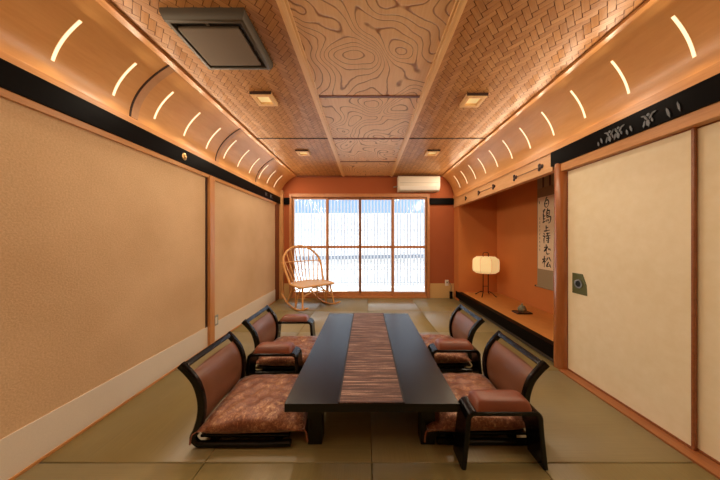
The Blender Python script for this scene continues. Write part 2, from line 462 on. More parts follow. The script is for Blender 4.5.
# silver plant inlay on the black rail, and metal bosses on the other one
def leaf(mb, x, y, z, ang, L, w, sx):
    d = Vector((0, math.cos(ang), math.sin(ang))); n = Vector((0, -math.sin(ang), math.cos(ang)))
    c = Vector((x, y, z)); pts = [c-d*L*.5, c-d*L*.15+n*w*.5, c+d*L*.25+n*w*.4, c+d*L*.5, c+d*L*.25-n*w*.4, c-d*L*.15-n*w*.5]
    mb.prism(pts, (sx*.0035, 0, 0))
def plant(y0, spec, rail_o, x, sx):
    mb = MB()
    for dy, z, a, L, w in spec: leaf(mb, x, y0+dy, z, R(a), L, w, sx)
    return mb.build('plant_inlay', M['silver'], rail_o)
zR = 1.87
A = [(0, zR-.01, 80, .05, .02), (.012, zR+.025, 60, .035, .012), (-.014, zR+.025, 120, .035, .012), (.0, zR+.04, 90, .02, .016), (.02, zR-.01, 100, .045, .012), (-.02, zR, 75, .03, .01), (.024, zR+.04, 20, .03, .01), (-.026, zR+.04, 160, .03, .01)]
B = [(0, zR-.015, 78, .04, .012), (-.022, zR, 75, .045, .012)]
plant(1.335, [(0, zR, 75, .065, .012), (-.045, zR+.01, 78, .06, .009)], railR, XR-.034, -1)
plant(1.43, A, railR, XR-.034, -1)
plant(1.545, B, railR, XR-.034, -1)
plant(1.60, A, railR, XR-.034, -1)
plant(1.655, A, railR, XR-.034, -1)
plant(1.735, B, railR, XR-.034, -1)
zL = 1.915
plant(3.92, [(0, zL, 80, .07, .03), (.04, zL+.01, 45, .04, .014), (.04, zL-.015, 130, .04, .014)], railL, XL+.034, 1)
plant(4.12, [(0, zL, 80, .08, .02), (.05, zL+.015, 40, .06, .016), (.05, zL-.015, 140, .06, .016)], railL, XL+.034, 1)
mb = MB(); mb.lathe([(.001, 0), (.026, 0), (.027, .004), (.022, .007), (.012, .009), (.011, .016), (.006, .02), (.001, .021)], 20)
for v in mb.bm.verts: px, py, pz = v.co; v.co = (XL+.032+pz, 2.165+px, 1.915+py*1.25)
mb.build('nail_cover', M['brass'], railL)

# ------------------------------------------------------------------ coves
def cove_pt(side, t, off=0.0):
    if side < 0: a, b, c = Vector((XL+.005, 2.02)), Vector((XL+.005, 2.25)), Vector((CL, ZC))
    else: a, b, c = Vector((XR-.005, 2.02)), Vector((XR-.012, 2.25)), Vector((CRt, ZC))
    p = a*(1-t)**2+b*2*t*(1-t)+c*t*t
    d = ((b-a)*(1-t)+(c-b)*t).normalized(); n = Vector((-side*abs(d.y), -abs(d.x)))   # into the room
    return p+n*off
def cove(side, name, label):
    mb = MB(); K = 20
    secs = []
    for y in (YR, YB):
        secs.append([mb.bm.verts.new((cove_pt(side, i/K).x, y, cove_pt(side, i/K).y)) for i in range(K+1)]
                    + [mb.bm.verts.new((cove_pt(side, i/K, -.02).x, y, cove_pt(side, i/K, -.02).y)) for i in range(K, -1, -1)])
    m = len(secs[0])
    for j in range(m): mb.bm.faces.new((secs[0][j], secs[0][(j+1) % m], secs[1][(j+1) % m], secs[1][j]))
    return struct(mb.build(name, M['cove'], None, angle=50), label, 'cove')
cL = cove(-1, 'ceiling_cove_left', 'curved veneered cove above the sand wall')
cR = cove(1, 'ceiling_cove_right', 'curved veneered cove above the alcove and doors')

def cove_band(side, y0, y1, t0, t1, off0, off1, K=14):
    mb = MB(); A, Bq = [], []
    for i in range(K+1):
        t = t0+(t1-t0)*i/K
        for y, lst in ((y0, A), (y1, Bq)):
            p, q = cove_pt(side, t, off0), cove_pt(side, t, off1)
            lst.append((mb.bm.verts.new((p.x, y, p.y)), mb.bm.verts.new((q.x, y, q.y))))
    for i in range(K):
        for s in (0, 1): mb.bm.faces.new((A[i][s], A[i+1][s], Bq[i+1][s], Bq[i][s]))
        for L in (A, Bq): mb.bm.faces.new((L[i][0], L[i+1][0], L[i+1][1], L[i][1]))
    for i in (0, K): mb.bm.faces.new((A[i][0], A[i][1], Bq[i][1], Bq[i][0]))
    return mb
rib_m = wood('grey_brown_rib', srgb(196, 148, 104), srgb(210, 164, 120), (5, 5, 5), .35)
for y in (1.70, 2.66, 3.62):
    cove_band(-1, y, y+.05, .04, .97, 0, .004).build('rib', rib_m, cL, angle=50)
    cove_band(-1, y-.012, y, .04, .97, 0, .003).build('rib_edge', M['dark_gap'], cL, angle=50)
ordn = ['first', 'second', 'third', 'fourth', 'fifth', 'sixth', 'seventh', 'eighth', 'ninth', 'tenth', 'eleventh', 'twelfth', 'thirteenth', 'fourteenth', 'fifteenth', 'sixteenth', 'seventeenth', 'eighteenth', 'nineteenth', 'twentieth']
SLOT_W = 1.7
def slots(side, y_near, pitch, where, group):
    y = y_near-4*pitch; ys = []  # row carried on out of view, the unseen slots added for more light
    while y < YB-.12: ys.append(y); y += pitch
    ys = ys[::-1]
    for k, y in enumerate(ys):
        root = thing('slot_light', 'glowing curved slot light, %s from the window wall, above %s' % (ordn[k], where), 'light',
                     (cove_pt(side, .5).x, y, cove_pt(side, .5).y), 0, group)
        cove_band(side, y-.0068, y+.0068, .205, .735, -.001, .0035).build('lens', M['slot_glow'], root, world=True, angle=50)
        cove_band(side, y-.0088, y+.0088, .20, .74, -.002, .0012).build('rim', M['batten'], root, world=True, angle=50)
        li = bpy.data.lights.new('slot_lamp', 'AREA'); li.shape = 'RECTANGLE'; li.size = .02; li.size_y = .26; li.energy = SLOT_W; li.color = (1, .80, .56)
        lo = bpy.data.objects.new('slot_lamp', li); COL.objects.link(lo); lo.parent = root
        p, q = cove_pt(side, .3), cove_pt(side, .65); d = Vector((q.x-p.x, 0, q.y-p.y)).normalized(); nn = Vector((-side*abs(d.z), 0, -abs(d.x)))
        lo.location = nn*.03; zz_ = -nn; yy_ = d; xx_ = yy_.cross(zz_)
        lo.rotation_euler = Matrix((xx_, yy_, zz_)).transposed().to_euler()
slots(-1, 1.265, .304, 'the sand wall', 'slot lights in the cove above the sand wall')
slots(1, 1.24, .309, 'the alcove side', 'slot lights in the cove above the alcove side')

# ------------------------------------------------------------------ ceiling
ceil = S('ceiling', M['wood_y'], [(XL-.14, AX+.1, YR-.14, YB+.14, ZC+.03, ZC+.16)], 'ceiling of woven and carved wooden panels', category='ceiling')
BL0, BL1, BR0, BR1 = -.475, -.415, .475, .535       # pale battens beside the centre strip
def woven(x0, x1, y0, y1):
    mb = MB(); bm = mb.bm; uvl = bm.loops.layers.uv.new('UVMap'); tone = bm.verts.layers.float.new('tone')
    w = .0335; n = 3; c45 = math.sqrt(.5)
    cx, cy = (x0+x1)/2, (y0+y1)/2
    Rr = int(math.hypot(x1-x0, y1-y0)/2/w)+4
    def put(u0, v0, lu, lv, horiz):
        cu, cv = (u0+lu/2)*w, (v0+lv/2)*w
        X, Y = cx+(cu-cv)*c45, cy+(cu+cv)*c45
        if not (x0-.06 < X < x1+.06 and y0-.06 < Y < y1+.06): return
        e, e2 = .09, .028          # open joint at the ends, tight along the sides
        # each strip dips under its neighbour at both ends: bowed along its length, tilted a little
        tn = rnd.random(); tl = .0016+rnd.uniform(-.0003, .0003)
        K = 4; rows = []
        for i in range(K+1):
            s = i/K; h = -.0008*math.sin(PI*s)**.8-tl*(s-.5)
            if horiz: a, b = (u0+e+(lu-2*e)*s, v0+e2), (u0+e+(lu-2*e)*s, v0+lv-e2)
            else: a, b = (u0+e2, v0+e+(lv-2*e)*s), (u0+lu-e2, v0+e+(lv-2*e)*s)
            row = []
            for (p, q) in (a, b):
                p *= w; q *= w
                vt = bm.verts.new((cx+(p-q)*c45, cy+(p+q)*c45, ZC+.002+h)); vt[tone] = tn; row.append(vt)
            rows.append(row)
        for i in range(K):
            f = bm.faces.new((rows[i][0], rows[i+1][0], rows[i+1][1], rows[i][1]))
            for l in f.loops:
                k = 0 if l.vert in rows[i] else 1
                jj = 0 if l.vert in (rows[i][0], rows[i+1][0]) else 1
                l[uvl].uv = ((i+k)/K*.1+tn*5, jj*.033+tn*3)
            if f.normal.z > 0: f.normal_flip()
    for x in range(-Rr, Rr):
        for y in range(-Rr, Rr):
            t = (x-y) % (2*n)
            if t == 0: put(x, y, n, 1, True)
            elif t == 2*n-1: put(x, y, 1, n, False)
    bm.normal_update()
    for co, no in (((x0, 0, 0), (-1, 0, 0)), ((x1, 0, 0), (1, 0, 0)), ((0, y0, 0), (0, -1, 0)), ((0, y1, 0), (0, 1, 0))):
        bmesh.ops.bisect_plane(bm, geom=bm.verts[:]+bm.edges[:]+bm.faces[:], plane_co=co, plane_no=no, clear_outer=True)
    for f in bm.faces:
        f.normal_update()
        if f.normal.z > 0: f.normal_flip()
    return mb.build('woven_panel', M['ajiro'], ceil, angle=60, recalc=False)
yj = [YB-MAT*k for k in range(9)]
for x0, x1 in ((CL-.005, BL0), (BR1, CRt+.005)):
    MB().box(x0, x1, YR, YB, ZC+.0055, ZC+.03).build('backing_board', M['joint'], ceil)
    for a, b in ((2, 0), (4, 2), (6, 4), (8, 6)): woven(x0, x1, yj[a]+.006, yj[b]-.006)
    for k in (2, 4, 6):
        MB().box(x0, x1, yj[k]-.008, yj[k]+.008, ZC-.004, ZC+.03).build('seam_batten', M['dark_gap'], ceil)
for k in range(8):
    MB().box(BL1, BR0, yj[k+1]+.012, yj[k]-.012, ZC-.002, ZC+.03, bevel=.003).build('carved_panel', M['carved'], ceil)
    if k: MB().box(BL1, BR0, yj[k]-.013, yj[k]+.013, ZC-.008, ZC+.03, bevel=.002).build('cross_batten', M['red_wood'], ceil)
for a, b in ((BL0, BL1), (BR0, BR1)):
    mb = MB().box(a, b, YR, YB, ZC-.012, ZC+.03, bevel=.003); mb.box(a+.016, b-.016, YR, YB, ZC-.02, ZC+.02, bevel=.003)
    mb.build('batten', M['batten'], ceil)
MB().box(CL-.03, CL+.022, YR, YB, ZC-.016, ZC+.03, bevel=.004).build('edge_moulding', M['wood_y'], ceil)
MB().box(CRt-.022, CRt+.03, YR, YB, ZC-.016, ZC+.03, bevel=.004).build('edge_moulding', M['wood_y'], ceil)
S('ceiling_frame', M['red_wood'], [(CL, CRt, YB-.02, YB+.01, ZC-.03, ZC+.03)], category='trim')
# unseen roof slab over the ceiling, added to keep the sun from leaking in
S('roof', M['roof'], [(XL-.16, AX+.12, YR-.16, YB+.16, 2.6, 2.68)], category='roof')

# downlights
def downlight(x, y, lab):
    root = thing('ceiling_downlight', lab, 'light', (x, y, ZC), 0, 'square ceiling downlights')
    h, i, z = .088, .055, ZC-.026
    mb = MB()
    for (a, b, c, d) in ((-h, h, -h, -i), (-h, h, i, h), (-h, -i, -i, i), (i, h, -i, i)):
        mb.box(x+a, x+b, y+c, y+d, z, ZC+.012, bevel=.002)
    mb.build('frame', M['batten'], root, world=True)
    mb = MB(); mb.box(x-h-.004, x+h+.004, y-h-.006, y-h, ZC-.022, ZC+.01); mb.build('shadow_rim', M['dark_gap'], root, world=True)  # dark strip colours in the shade on the frame's near face
    MB().box(x-i, x+i, y-i, y+i, ZC-.006, ZC+.004).build('diffuser', M['down_glow'], root, world=True)
    li = bpy.data.lights.new('downlight_lamp', 'AREA'); li.shape = 'SQUARE'; li.size = .09; li.energy = DOWN_W; li.color = (1, .85, .66)
    lo = bpy.data.objects.new('downlight_lamp', li); COL.objects.link(lo); lo.parent = root; lo.location = (0, 0, -.03)
DOWN_W = 3.5
dl = {(-.905, 3.41): 'square downlight in the woven ceiling above the rocking chair side, close to the window wall', (.955, 3.41): 'square downlight in the woven ceiling close to the air conditioner',
      (-.905, 2.11): 'square downlight in the woven ceiling beside the grey ventilation unit', (.965, 2.13): 'square downlight in the woven ceiling above the leather chairs beside the alcove'}
for (x, y), lb in dl.items(): downlight(x, y, lb)

# ceiling ventilation unit
cx, cy = -.90, 1.495
root = thing('ventilation_unit', 'grey square ventilation unit hanging under the woven ceiling', 'ventilation unit', (cx, cy, ZC))
mb = MB(); a, b, t = .232, .205, ZC+.012
top = [(cx-a, cy-b, t), (cx+a, cy-b, t), (cx+a, cy+b, t), (cx-a, cy+b, t)]
def ring(s, z): return [(cx-a+s, cy-b+s, z), (cx+a-s, cy-b+s, z), (cx+a-s, cy+b-s, z), (cx-a+s, cy+b-s, z)]
lv = [ring(0, t), ring(0, ZC-.02), ring(.012, ZC-.052), ring(.016, ZC-.055), ring(.034, ZC-.055), ring(.036, ZC-.03)]
vs = [[mb.bm.verts.new(p) for p in r] for r in lv]
for i in range(len(vs)-1):
    for j in range(4): mb.bm.faces.new((vs[i][j], vs[i][(j+1) % 4], vs[i+1][(j+1) % 4], vs[i+1][j]))
mb.build('housing', M['aluminium'], root, world=True)
MB().box(cx-a+.035, cx+a-.035, cy-b+.035, cy+b-.035, ZC-.04, ZC-.02).build('slot', M['cassette_dark'], root, world=True)
MB().box(cx-a+.050, cx+a-.062, cy-b+.066, cy+b-.058, ZC-.058, ZC-.038, bevel=.004).build('intake_panel', M['cassette_panel'], root, world=True)
for (px, py) in ((cx+.0, cy-b+.035), (cx+a-.035, cy)): 
    MB().box(px-.008, px+.008, py-.002, py+.024, ZC-.05, ZC-.036).build('clip', M['aluminium'], root, world=True)

# wall air conditioner
ax0, ax1 = .615, 1.41
root = thing('air_conditioner', 'white wall air conditioner mounted above the window', 'air conditioner', (.99, YB, 2.09))
prof = [(0, 2.09), (0, 2.375), (-.165, 2.375), (-.195, 2.36), (-.203, 2.33), (-.203, 2.21), (-.196, 2.16), (-.17, 2.115), (-.12, 2.092)]
MB().prism([(ax0, YB+y, z) for y, z in prof], (ax1-ax0, 0, 0), bevel=.006).build('body', M['white_plastic'], root, world=True)
MB().prism([(ax0+.03, YB+y, z) for y, z in ((-.2, 2.175), (-.172, 2.112), (-.178, 2.108), (-.206, 2.174))], (ax1-ax0-.06, 0, 0)).build('louver', plain('pale_louver', srgb(236, 234, 228), .3), root, world=True)
MB().box(ax0+.03, ax1-.03, YB-.206, YB-.2, 2.235, 2.239).build('panel_seam', M['grey_plastic'], root, world=True)
MB().box(ax1-.09, ax1-.07, YB-.187, YB-.178, 2.128, 2.14).build('indicator', M['grey_plastic'], root, world=True)
MB().tube([(ax0-.07, YB-.03, 2.19), (ax0-.03, YB-.05, 2.195), (ax0+.02, YB-.06, 2.2)], .014, 8).build('pipe', M['grey_plastic'], root, world=True)

# ------------------------------------------------------------------ window wall: four glazed sliding panels
fr = MB()
fr.box(WX0-.05, WX0, YB-.03, YB+.14, 0, WZ1+.045, bevel=.003); fr.box(WX1, WX1+.05, YB-.03, YB+.14, 0, WZ1+.045, bevel=.003)
fr.box(WX0, WX1, YB-.03, YB+.14, WZ1-.02, WZ1+.045, bevel=.003); fr.box(WX0, WX1, YB-.02, YB+.14, -.02, .03, bevel=.003)
win = fr.build('window_1', wood('window_timber', srgb(172, 110, 66), srgb(196, 136, 86), (8, 8, 8), .4)); struct(win, 'wide window of four glazed wooden sliding panels', 'window')
wm = win.data.materials[0]
xe = [WX0, -.773, -.12, .535, WX1]
for k in range(4):
    yy = YB+.03 if k in (0, 3) else YB+.075
    x0, x1 = xe[k]-(.012 if k else 0), xe[k+1]+(.012 if k < 3 else 0)
    s = .036; z0, z1 = .03, WZ1-.02
    mb = MB().box(x0, x0+s, yy-.015, yy+.015, z0, z1, bevel=.002); mb.box(x1-s, x1, yy-.015, yy+.015, z0, z1, bevel=.002)
    mb.box(x0+s, x1-s, yy-.015, yy+.015, z1-.04, z1, bevel=.002); mb.box(x0+s, x1-s, yy-.015, yy+.015, z0, z0+.085, bevel=.002)
    mb.box(x0+s, x1-s, yy-.015, yy+.015, .985, 1.035, bevel=.002)
    sash = mb.build('sash', wm, win)
    MB().box(x0+s-.005, x1-s+.005, yy-.002, yy+.002, z0+.08, .99).build('pane', M['glass'], sash)
    MB().box(x0+s-.005, x1-s+.005, yy-.002, yy+.002, 1.03, z1-.035).build('pane', M['glass'], sash)

# outside
S('ground_outside', M['concrete'], [(-14, 14, YB+.14, 16, -.35, -.15)], category='ground')
S('ground_garden', M['concrete'], [(-14, 14, -14, YR-.14, -.35, -.15)], category='ground')
FY = 6.6
root = thing('slat_fence', 'white fence of narrow upright slats outside the window', 'fence', (0, FY, -.15))
k = 0; x = -2.75
while x < 2.65:
    MB().box(x, x+.044, FY-.012, FY+.012, -.15, 3.0).build('slat', M['slat_white'], root, world=True); x += .0925
for z in (-.05, .32, .93, 1.42, 2.3):
    MB().box(-2.8, 2.7, FY+.012, FY+.03, z, z+.022).build('rail', M['slat_white'], root, world=True)
bd = thing('neighbouring_building', 'white rendered building beyond the slat fence', 'building', (0, 10.7, -.15))
MB().box(-4.9, 11, 10.5, 13, -.15, 2.34).build('wall', M['render_white'], bd, world=True)
MB().prism([(-4.9, 10.36, .24), (11, 10.36, .50), (11, 10.36, .66), (-4.9, 10.36, .40)], (0, .15, 0)).build('ledge', M['ledge'], bd, world=True)

# ------------------------------------------------------------------ cream sliding doors
def door(name, y0, y1, x, lab, pull):
    root = thing(name, lab, 'sliding door', (x, (y0+y1)/2, .012)); root['kind'] = 'structure'
    z0, z1 = .012, 1.765
    MB().box(x, x+.012, y0+.012, y1-.012, z0+.012, z1-.012).build('panel', M['fusuma'], root, world=True)
    f = .014
    mb = MB()
    mb.box(x-.004, x+.015, y0, y0+f, z0, z1, bevel=.003); mb.box(x-.004, x+.015, y1-f, y1, z0, z1, bevel=.003)
    mb.box(x-.004, x+.015, y0+f, y1-f, z0, z0+f, bevel=.003); mb.box(x-.004, x+.015, y0+f, y1-f, z1-f, z1, bevel=.003)
    mb.build('frame', M['red_wood_y'], root, world=True)
    if pull:
        yp, zp = pull
        pts = [(x-.003, yp+.06, zp+.085), (x-.003, yp+.06, zp-.085), (x-.003, yp-.075, zp-.085), (x-.003, yp-.07, zp+.0), (x-.003, yp-.035, zp+.085)]
        pl = MB().prism(pts, (.006, 0, 0)).build('pull', M['pull_green'], root, world=True)
        def disc(r0, r1, d0, d1):
            m = MB(); m.lathe([(.001, d0), (r1, d0), (r1, d1), (r0, d1), (r0, d0+.001), (.001, d0+.001)], 24)
            for v in m.bm.verts: a_, b_, c_ = v.co; v.co = (x-.003-c_, yp+a_, zp+b_)
            return m
        disc(.026, .036, 0, .006).build('pull_ring', M['pull_ring'], pl).location = -Vector(root.location)
        disc(.0205, .026, .0005, .002).build('pull_cup', M['pull_dark'], pl).location = -Vector(root.location)
    return root
M['red_wood_y'] = wood('door_frame_timber', srgb(134, 78, 42), srgb(158, 98, 58), (10, 10, 10), .35)
door('door_1', 1.272, 2.085, XR+.028, 'cream paper sliding door with a green pull plate beside the round post', (1.965, .785))
door('door_2', .36, 1.30, XR+.046, 'cream paper sliding door overlapped by the one with the pull plate', None)
door('door_3', -.60, .40, XR+.028, 'cream paper sliding door behind the viewpoint', None)
door('door_4', -1.60, -.56, XR+.046, 'cream paper sliding door at the rear end of the room', None)

# ------------------------------------------------------------------ outlets
root = thing('wall_outlet', 'small grey outlet plate on the sand wall beside the wooden upright', 'outlet', (XL, 2.665, .235))
MB().box(XL+.0, XL+.011, 2.625, 2.70, .185, .30, bevel=.003).build('plate', M['grey_plastic'], root, world=True)
MB().box(XL+.009, XL+.013, 2.645, 2.68, .205, .28, bevel=.001).build('socket', M['white_plastic'], root, world=True)
root = thing('wall_outlet', 'white outlet plate with a plugged cord on the terracotta wall', 'outlet', (1.60, YB, .30))
MB().box(1.565, 1.635, YB-.012, YB, .245, .36, bevel=.003).build('plate', M['white_plastic'], root, world=True)
MB().box(1.59, 1.612, YB-.03, YB-.01, .30, .33, bevel=.003).build('socket', M['grey_plastic'], root, world=True)
root = thing('power_adapter', 'black power adapter on a grey cord below the white outlet', 'adapter', (1.67, YB-.05, 0))
MB().box(1.645, 1.695, YB-.07, YB-.02, .0, .14, bevel=.006).build('body', M['black'], root, world=True)
MB().tube(cat([(1.60, YB-.032, .315), (1.63, YB-.05, .33), (1.67, YB-.05, .25), (1.668, YB-.045, .14)], 6), .006, 6).build('cord', M['cord'], root, world=True)

# ------------------------------------------------------------------ low table and runner
TX0, TX1, TY0, TY1, TZ = -.425, .486, 1.225, 2.735, .30
tc = ((TX0+TX1)/2, (TY0+TY1)/2)
root = thing('low_table', 'long black low table between the four legless chairs', 'table', (tc[0], tc[1], 0))
MB().box(TX0, TX1, TY0, TY1, TZ-.045, TZ, bevel=.003).build('tabletop', M['tabletop'], root, world=True)
for x in (TX0+.098, TX1-.178):
    for y in (TY0+.10, TY1-.18):
        MB().box(x, x+.08, y, y+.08, 0, TZ-.045, bevel=.003).build('leg', M['tabletop'], root, world=True)
for y in (TY0+.125, TY1-.155): MB().box(TX0+.178, TX1-.178, y, y+.03, TZ-.085, TZ-.045).build('apron', M['tabletop'], root, world=True)
for x in (TX0+.125, TX1-.155): MB().box(x, x+.03, TY0+.18, TY1-.18, TZ-.085, TZ-.045).build('apron', M['tabletop'], root, world=True)
RX0, RX1 = -.146, .203
root = thing('table_runner', 'striped brown woven runner with dark edges along the black table', 'table runner', ((RX0+RX1)/2, tc[1], TZ))
def rwave(x, y): return .0012*math.sin(y*7+x*3)+.0008*math.sin(y*17)
mb = MB(); nx, ny = 8, 60; y0, y1 = TY0+.004, TY1-.004
def cloth(x0, x1, dz):
    m = MB()
    g = m.grid(lambda u, v: (x0+(x1-x0)*u, y0+(y1-y0)*v, TZ+.0035+dz+rwave(x0+(x1-x0)*u, y0+(y1-y0)*v)), nx, ny)
    h = m.grid(lambda u, v: (x0+(x1-x0)*u, y0+(y1-y0)*v, TZ+.0006), nx, ny)
    for i in range(nx):
        for j in (0, ny): m.bm.faces.new((g[i][j], g[i+1][j], h[i+1][j], h[i][j]))
    for j in range(ny):
        for i in (0, nx): m.bm.faces.new((g[i][j], g[i][j+1], h[i][j+1], h[i][j]))
    return m
cloth(RX0+.008, RX1-.008, 0).build('cloth', M['runner'], root, world=True)
cloth(RX0, RX0+.009, .0012).build('binding', M['runner_edge'], root, world=True)
cloth(RX1-.009, RX1, .0012).build('binding', M['runner_edge'], root, world=True)

# ------------------------------------------------------------------ legless chairs, cushions, armrests
CW = .235     # half width
BACK = [(.012, .028), (.004, .055), (.024, .095), (.043, .15), (.052, .215), (.046, .285), (.020, .36), (-.022, .415), (-.066, .458)]
def frame_path():
    pts = [(.545, .024), (.40, .019), (.20, .018), (.07, .018), (.030, .022)]+BACK[1:]
    return cat([Vector(p) for p in pts], 6)
def make_chair():
    t = thing('legless_chair', 'x', 'chair', (0, 0, 0), 0, 'legless leather chairs around the black table')
    fp = [(p.x, p.y) for p in frame_path()]
    k = len(fp)
    th = [.030+.012*min(1, max(0, (fp[i][1]-.03)/.1)) for i in range(k)]
    for s in (-1, 1):
        ya, yb = (s*CW-s*.030, s*CW)
        MB().ribbon(fp, min(ya, yb), max(ya, yb), th).build('side_frame', M['lacquer_chair'], t)
    # top rail
    mb = MB(); mb.box(-.018, .018, -CW+.028, CW-.028, -.017, .017, bevel=.006)
    bmesh.ops.rotate(mb.bm, cent=(0, 0, 0), matrix=Matrix.Rotation(R(-38), 3, 'Y'), verts=mb.bm.verts)
    bmesh.ops.translate(mb.bm, vec=(-.052, 0, .446), verts=mb.bm.verts)
    mb.build('top_rail', M['lacquer_chair'], t)
    # seat board and cross bars
    MB().box(.03, .53, -CW+.031, CW-.031, .040, .056, bevel=.004).build('seat_board', M['lacquer_chair'], t)
    for x in (.09, .45): MB().box(x, x+.035, -CW+.029, CW-.029, .012, .040).build('stretcher', M['lacquer_chair'], t)
    # upholstered back
    prof = cat([Vector(p) for p in BACK[2:8]], 8)
    mb = MB(); nu, nv = len(prof)-1, 14; W = CW-.032
    def pt(side):
        def f(u, v):
            i = u*nu; p = prof[min(nu, int(round(i)))]; q0 = prof[max(0, int(round(i))-1)]; q1 = prof[min(nu, int(round(i))+1)]
            d = (q1-q0).normalized(); n = Vector((d.y, -d.x))       # towards the sitter
            yy = -W+2*W*v
            puff = .016*(1-(2*v-1)**6)*(1-(2*u-1)**8)**.5 if side > 0 else .010
            bow = -.014*(1-(2*v-1)**2)                              # the back hollows between the frames
            dip = -.012*((2*v-1)**2) if u > .99 else 0
            pos = p+n*(side*puff+bow-.001)
            return (pos.x, yy, pos.y+dip)
        return f
    g = mb.grid(pt(1), nu, nv); h = mb.grid(pt(-1), nu, nv)
    for i in range(nu):
        for j in (0, nv): mb.bm.faces.new((g[i][j], g[i+1][j], h[i+1][j], h[i][j]))
    for j in range(nv):
        for i in (0, nu): mb.bm.faces.new((g[i][j], g[i][j+1], h[i][j+1], h[i][j]))
    mb.build('backrest', M['leather'], t, angle=50)
    return t
def make_cushion(seed):
    t = thing('floor_cushion', 'x', 'cushion', (0, 0, 0), 0, 'copper brocade floor cushions')
    rr = random.Random(seed); ph = [rr.uniform(0, 6.28) for _ in range(8)]
    L, Wd, N = .29, .252, 34
    def f(side):
        def g(u, v):
            a, b = 2*u-1, 2*v-1
            e = max(0, (1-abs(a)**2.6)*(1-abs(b)**2.6))
            pin = 1-.055*(1-abs(a*b))*max(abs(a), abs(b))**6       # sides draw in, corners stay out
            h = .072*e**.42
            x, y = a*L*pin, b*Wd*pin
            wr = .0045*math.sin(9*a+5*b+ph[0])*e+.0035*math.sin(17*a-11*b+ph[1])*e**.5+.003*math.sin(23*b+4*a+ph[2])*e**.5
            # creases pulling from the corners
            for q, (ca, cb) in enumerate(((1, 1), (1, -1), (-1, 1), (-1, -1))):
                da, db = a-ca, b-cb; r = math.hypot(da, db); an = math.atan2(db, da)
                wr += .0045*math.sin(an*13+ph[3+q])*math.exp(-(r-.35)**2*7)*e**.3
            dent = -.018*math.exp(-((a+.1)**2+b*b)*3.0)
            z = .060+(h+dent*e+wr if side > 0 else -min(h, .056)*.95)
            droop = -.016*max(0, a-.45)**1.2*1.6 if side > 0 else 0
            return (x, y, max(z+droop, .004))
        return g
    mb = MB(); g = mb.grid(f(1), N, N); h = mb.grid(f(-1), N, N)
    bmesh.ops.remove_doubles(mb.bm, verts=mb.bm.verts, dist=.0006)
    mb.build('cover', M['brocade'], t, angle=70)
    for sx in (-1, 1):
        for sy in (-1, 1):
            m = MB(); c = Vector((sx*L, sy*Wd, .060))
            m.tube([c, c+Vector((sx*.012, sy*.010, -.006)), c+Vector((sx*.018, sy*.014, -.024)), c+Vector((sx*.02, sy*.015, -.052))], [.003, .0035, .004, .005], 8)
            m.build('tassel', plain('tassel_thread', srgb(132, 78, 54), .7) if 'tassel' not in M else M['tassel'], t)
    return t
M['tassel'] = plain('tassel_thread', srgb(132, 78, 54), .7)
def make_armrest():
    t = thing('armrest_stand', 'x', 'armrest', (0, 0, 0), 0, 'low padded armrests beside the chairs')
    def corner(cx, cz, a0, a1, r, n=6): return [(cx+r*math.cos(R(a0+(a1-a0)*i/n)), cz+r*math.sin(R(a0+(a1-a0)*i/n))) for i in range(n+1)]
    path = [(-.205, .0), (-.195, .09), (-.186, .18), (-.182, .235)]+corner(-.147, .244, 180, 90, .035)+[(-.08, .279), (0, .279), (.08, .279)]+corner(.147, .244, 90, 0, .035)+[(.182, .235), (.186, .18), (.195, .09), (.205, .0)]
    th = [.026]*len(path)
    MB().ribbon(path, -.062, .062, th).build('bent_frame', M['black'], t)
    mb = MB(); nu, nv = 26, 10
    def f(u, v):
        a = 2*u-1; b = 2*v-1
        e = ((1-abs(a)**8)*(1-abs(b)**5))
        return (a*.143, b*.060, .2915+.050*max(0, e)**.42)
    g = mb.grid(f, nu, nv); h = mb.grid(lambda u, v: ((2*u-1)*.143, (2*v-1)*.060, .2912), nu, nv)
    bmesh.ops.remove_doubles(mb.bm, verts=mb.bm.verts, dist=.0004)
    mb.build('pad', M['pad_leather'], t, angle=60)
    return t
chair = make_chair(); arm = make_armrest()
cush = [make_cushion(3), make_cushion(11), make_cushion(23), make_cushion(31)]
PLACES = [  # x of rear base, y, turn, name of the place
    (-.962, 1.53, 0, 'backed by the sand wall, at the end of the table farther from the window'),
    (-.980, 2.235, 0, 'backed by the sand wall, at the end of the table closer to the window'),
    (.945, 1.545, PI, 'backed by the alcove and cream door, at the table end farther from the window'),
    (.952, 2.275, PI, 'backed by the alcove, at the end of the table closer to the window')]
CL_LAB = ['legless brown leather chair by the sand wall, farther from the window', 'legless brown leather chair by the sand wall, closer to the window',
          'legless brown leather chair by the alcove, farther from the window', 'legless brown leather chair by the alcove, closer to the window']
CU_LAB = [s.replace('legless brown leather chair', 'copper brocade cushion on the chair') for s in CL_LAB]
for i, (x, y, rz, _) in enumerate(PLACES):
    c = chair if i == 0 else dup(chair, (x, y, 0), rz)
    c.location = (x, y, 0); c.rotation_euler = (0, 0, rz); c['label'] = CL_LAB[i]
    sx = 1 if rz == 0 else -1
    q = cush[i]; q.location = (x+sx*.325, y+(.004 if i != 1 else -.004), .053); q.rotation_euler = (0, 0, rz+R((2, -1.5, 1.5, -2)[i])); q['label'] = CU_LAB[i]
AR = [((-.71, 1.845, 0), 0, 'black armrest with brown padded top between the two chairs by the sand wall'),
      ((-.762, 2.545, 0), 0, 'black armrest with brown padded top at the table corner towards the rocking chair'),
      ((.696, 1.24, 0), PI, 'black armrest with brown padded top beside the alcove chair farther from the window'),
      ((.704, 1.905, 0), PI, 'black armrest with brown padded top between the two chairs on the alcove side')]
for i, (loc, rz, lab) in enumerate(AR):
    a = arm if i == 0 else dup(arm, loc, rz)
    a.location = loc; a.rotation_euler = (0, 0, rz); a['label'] = lab

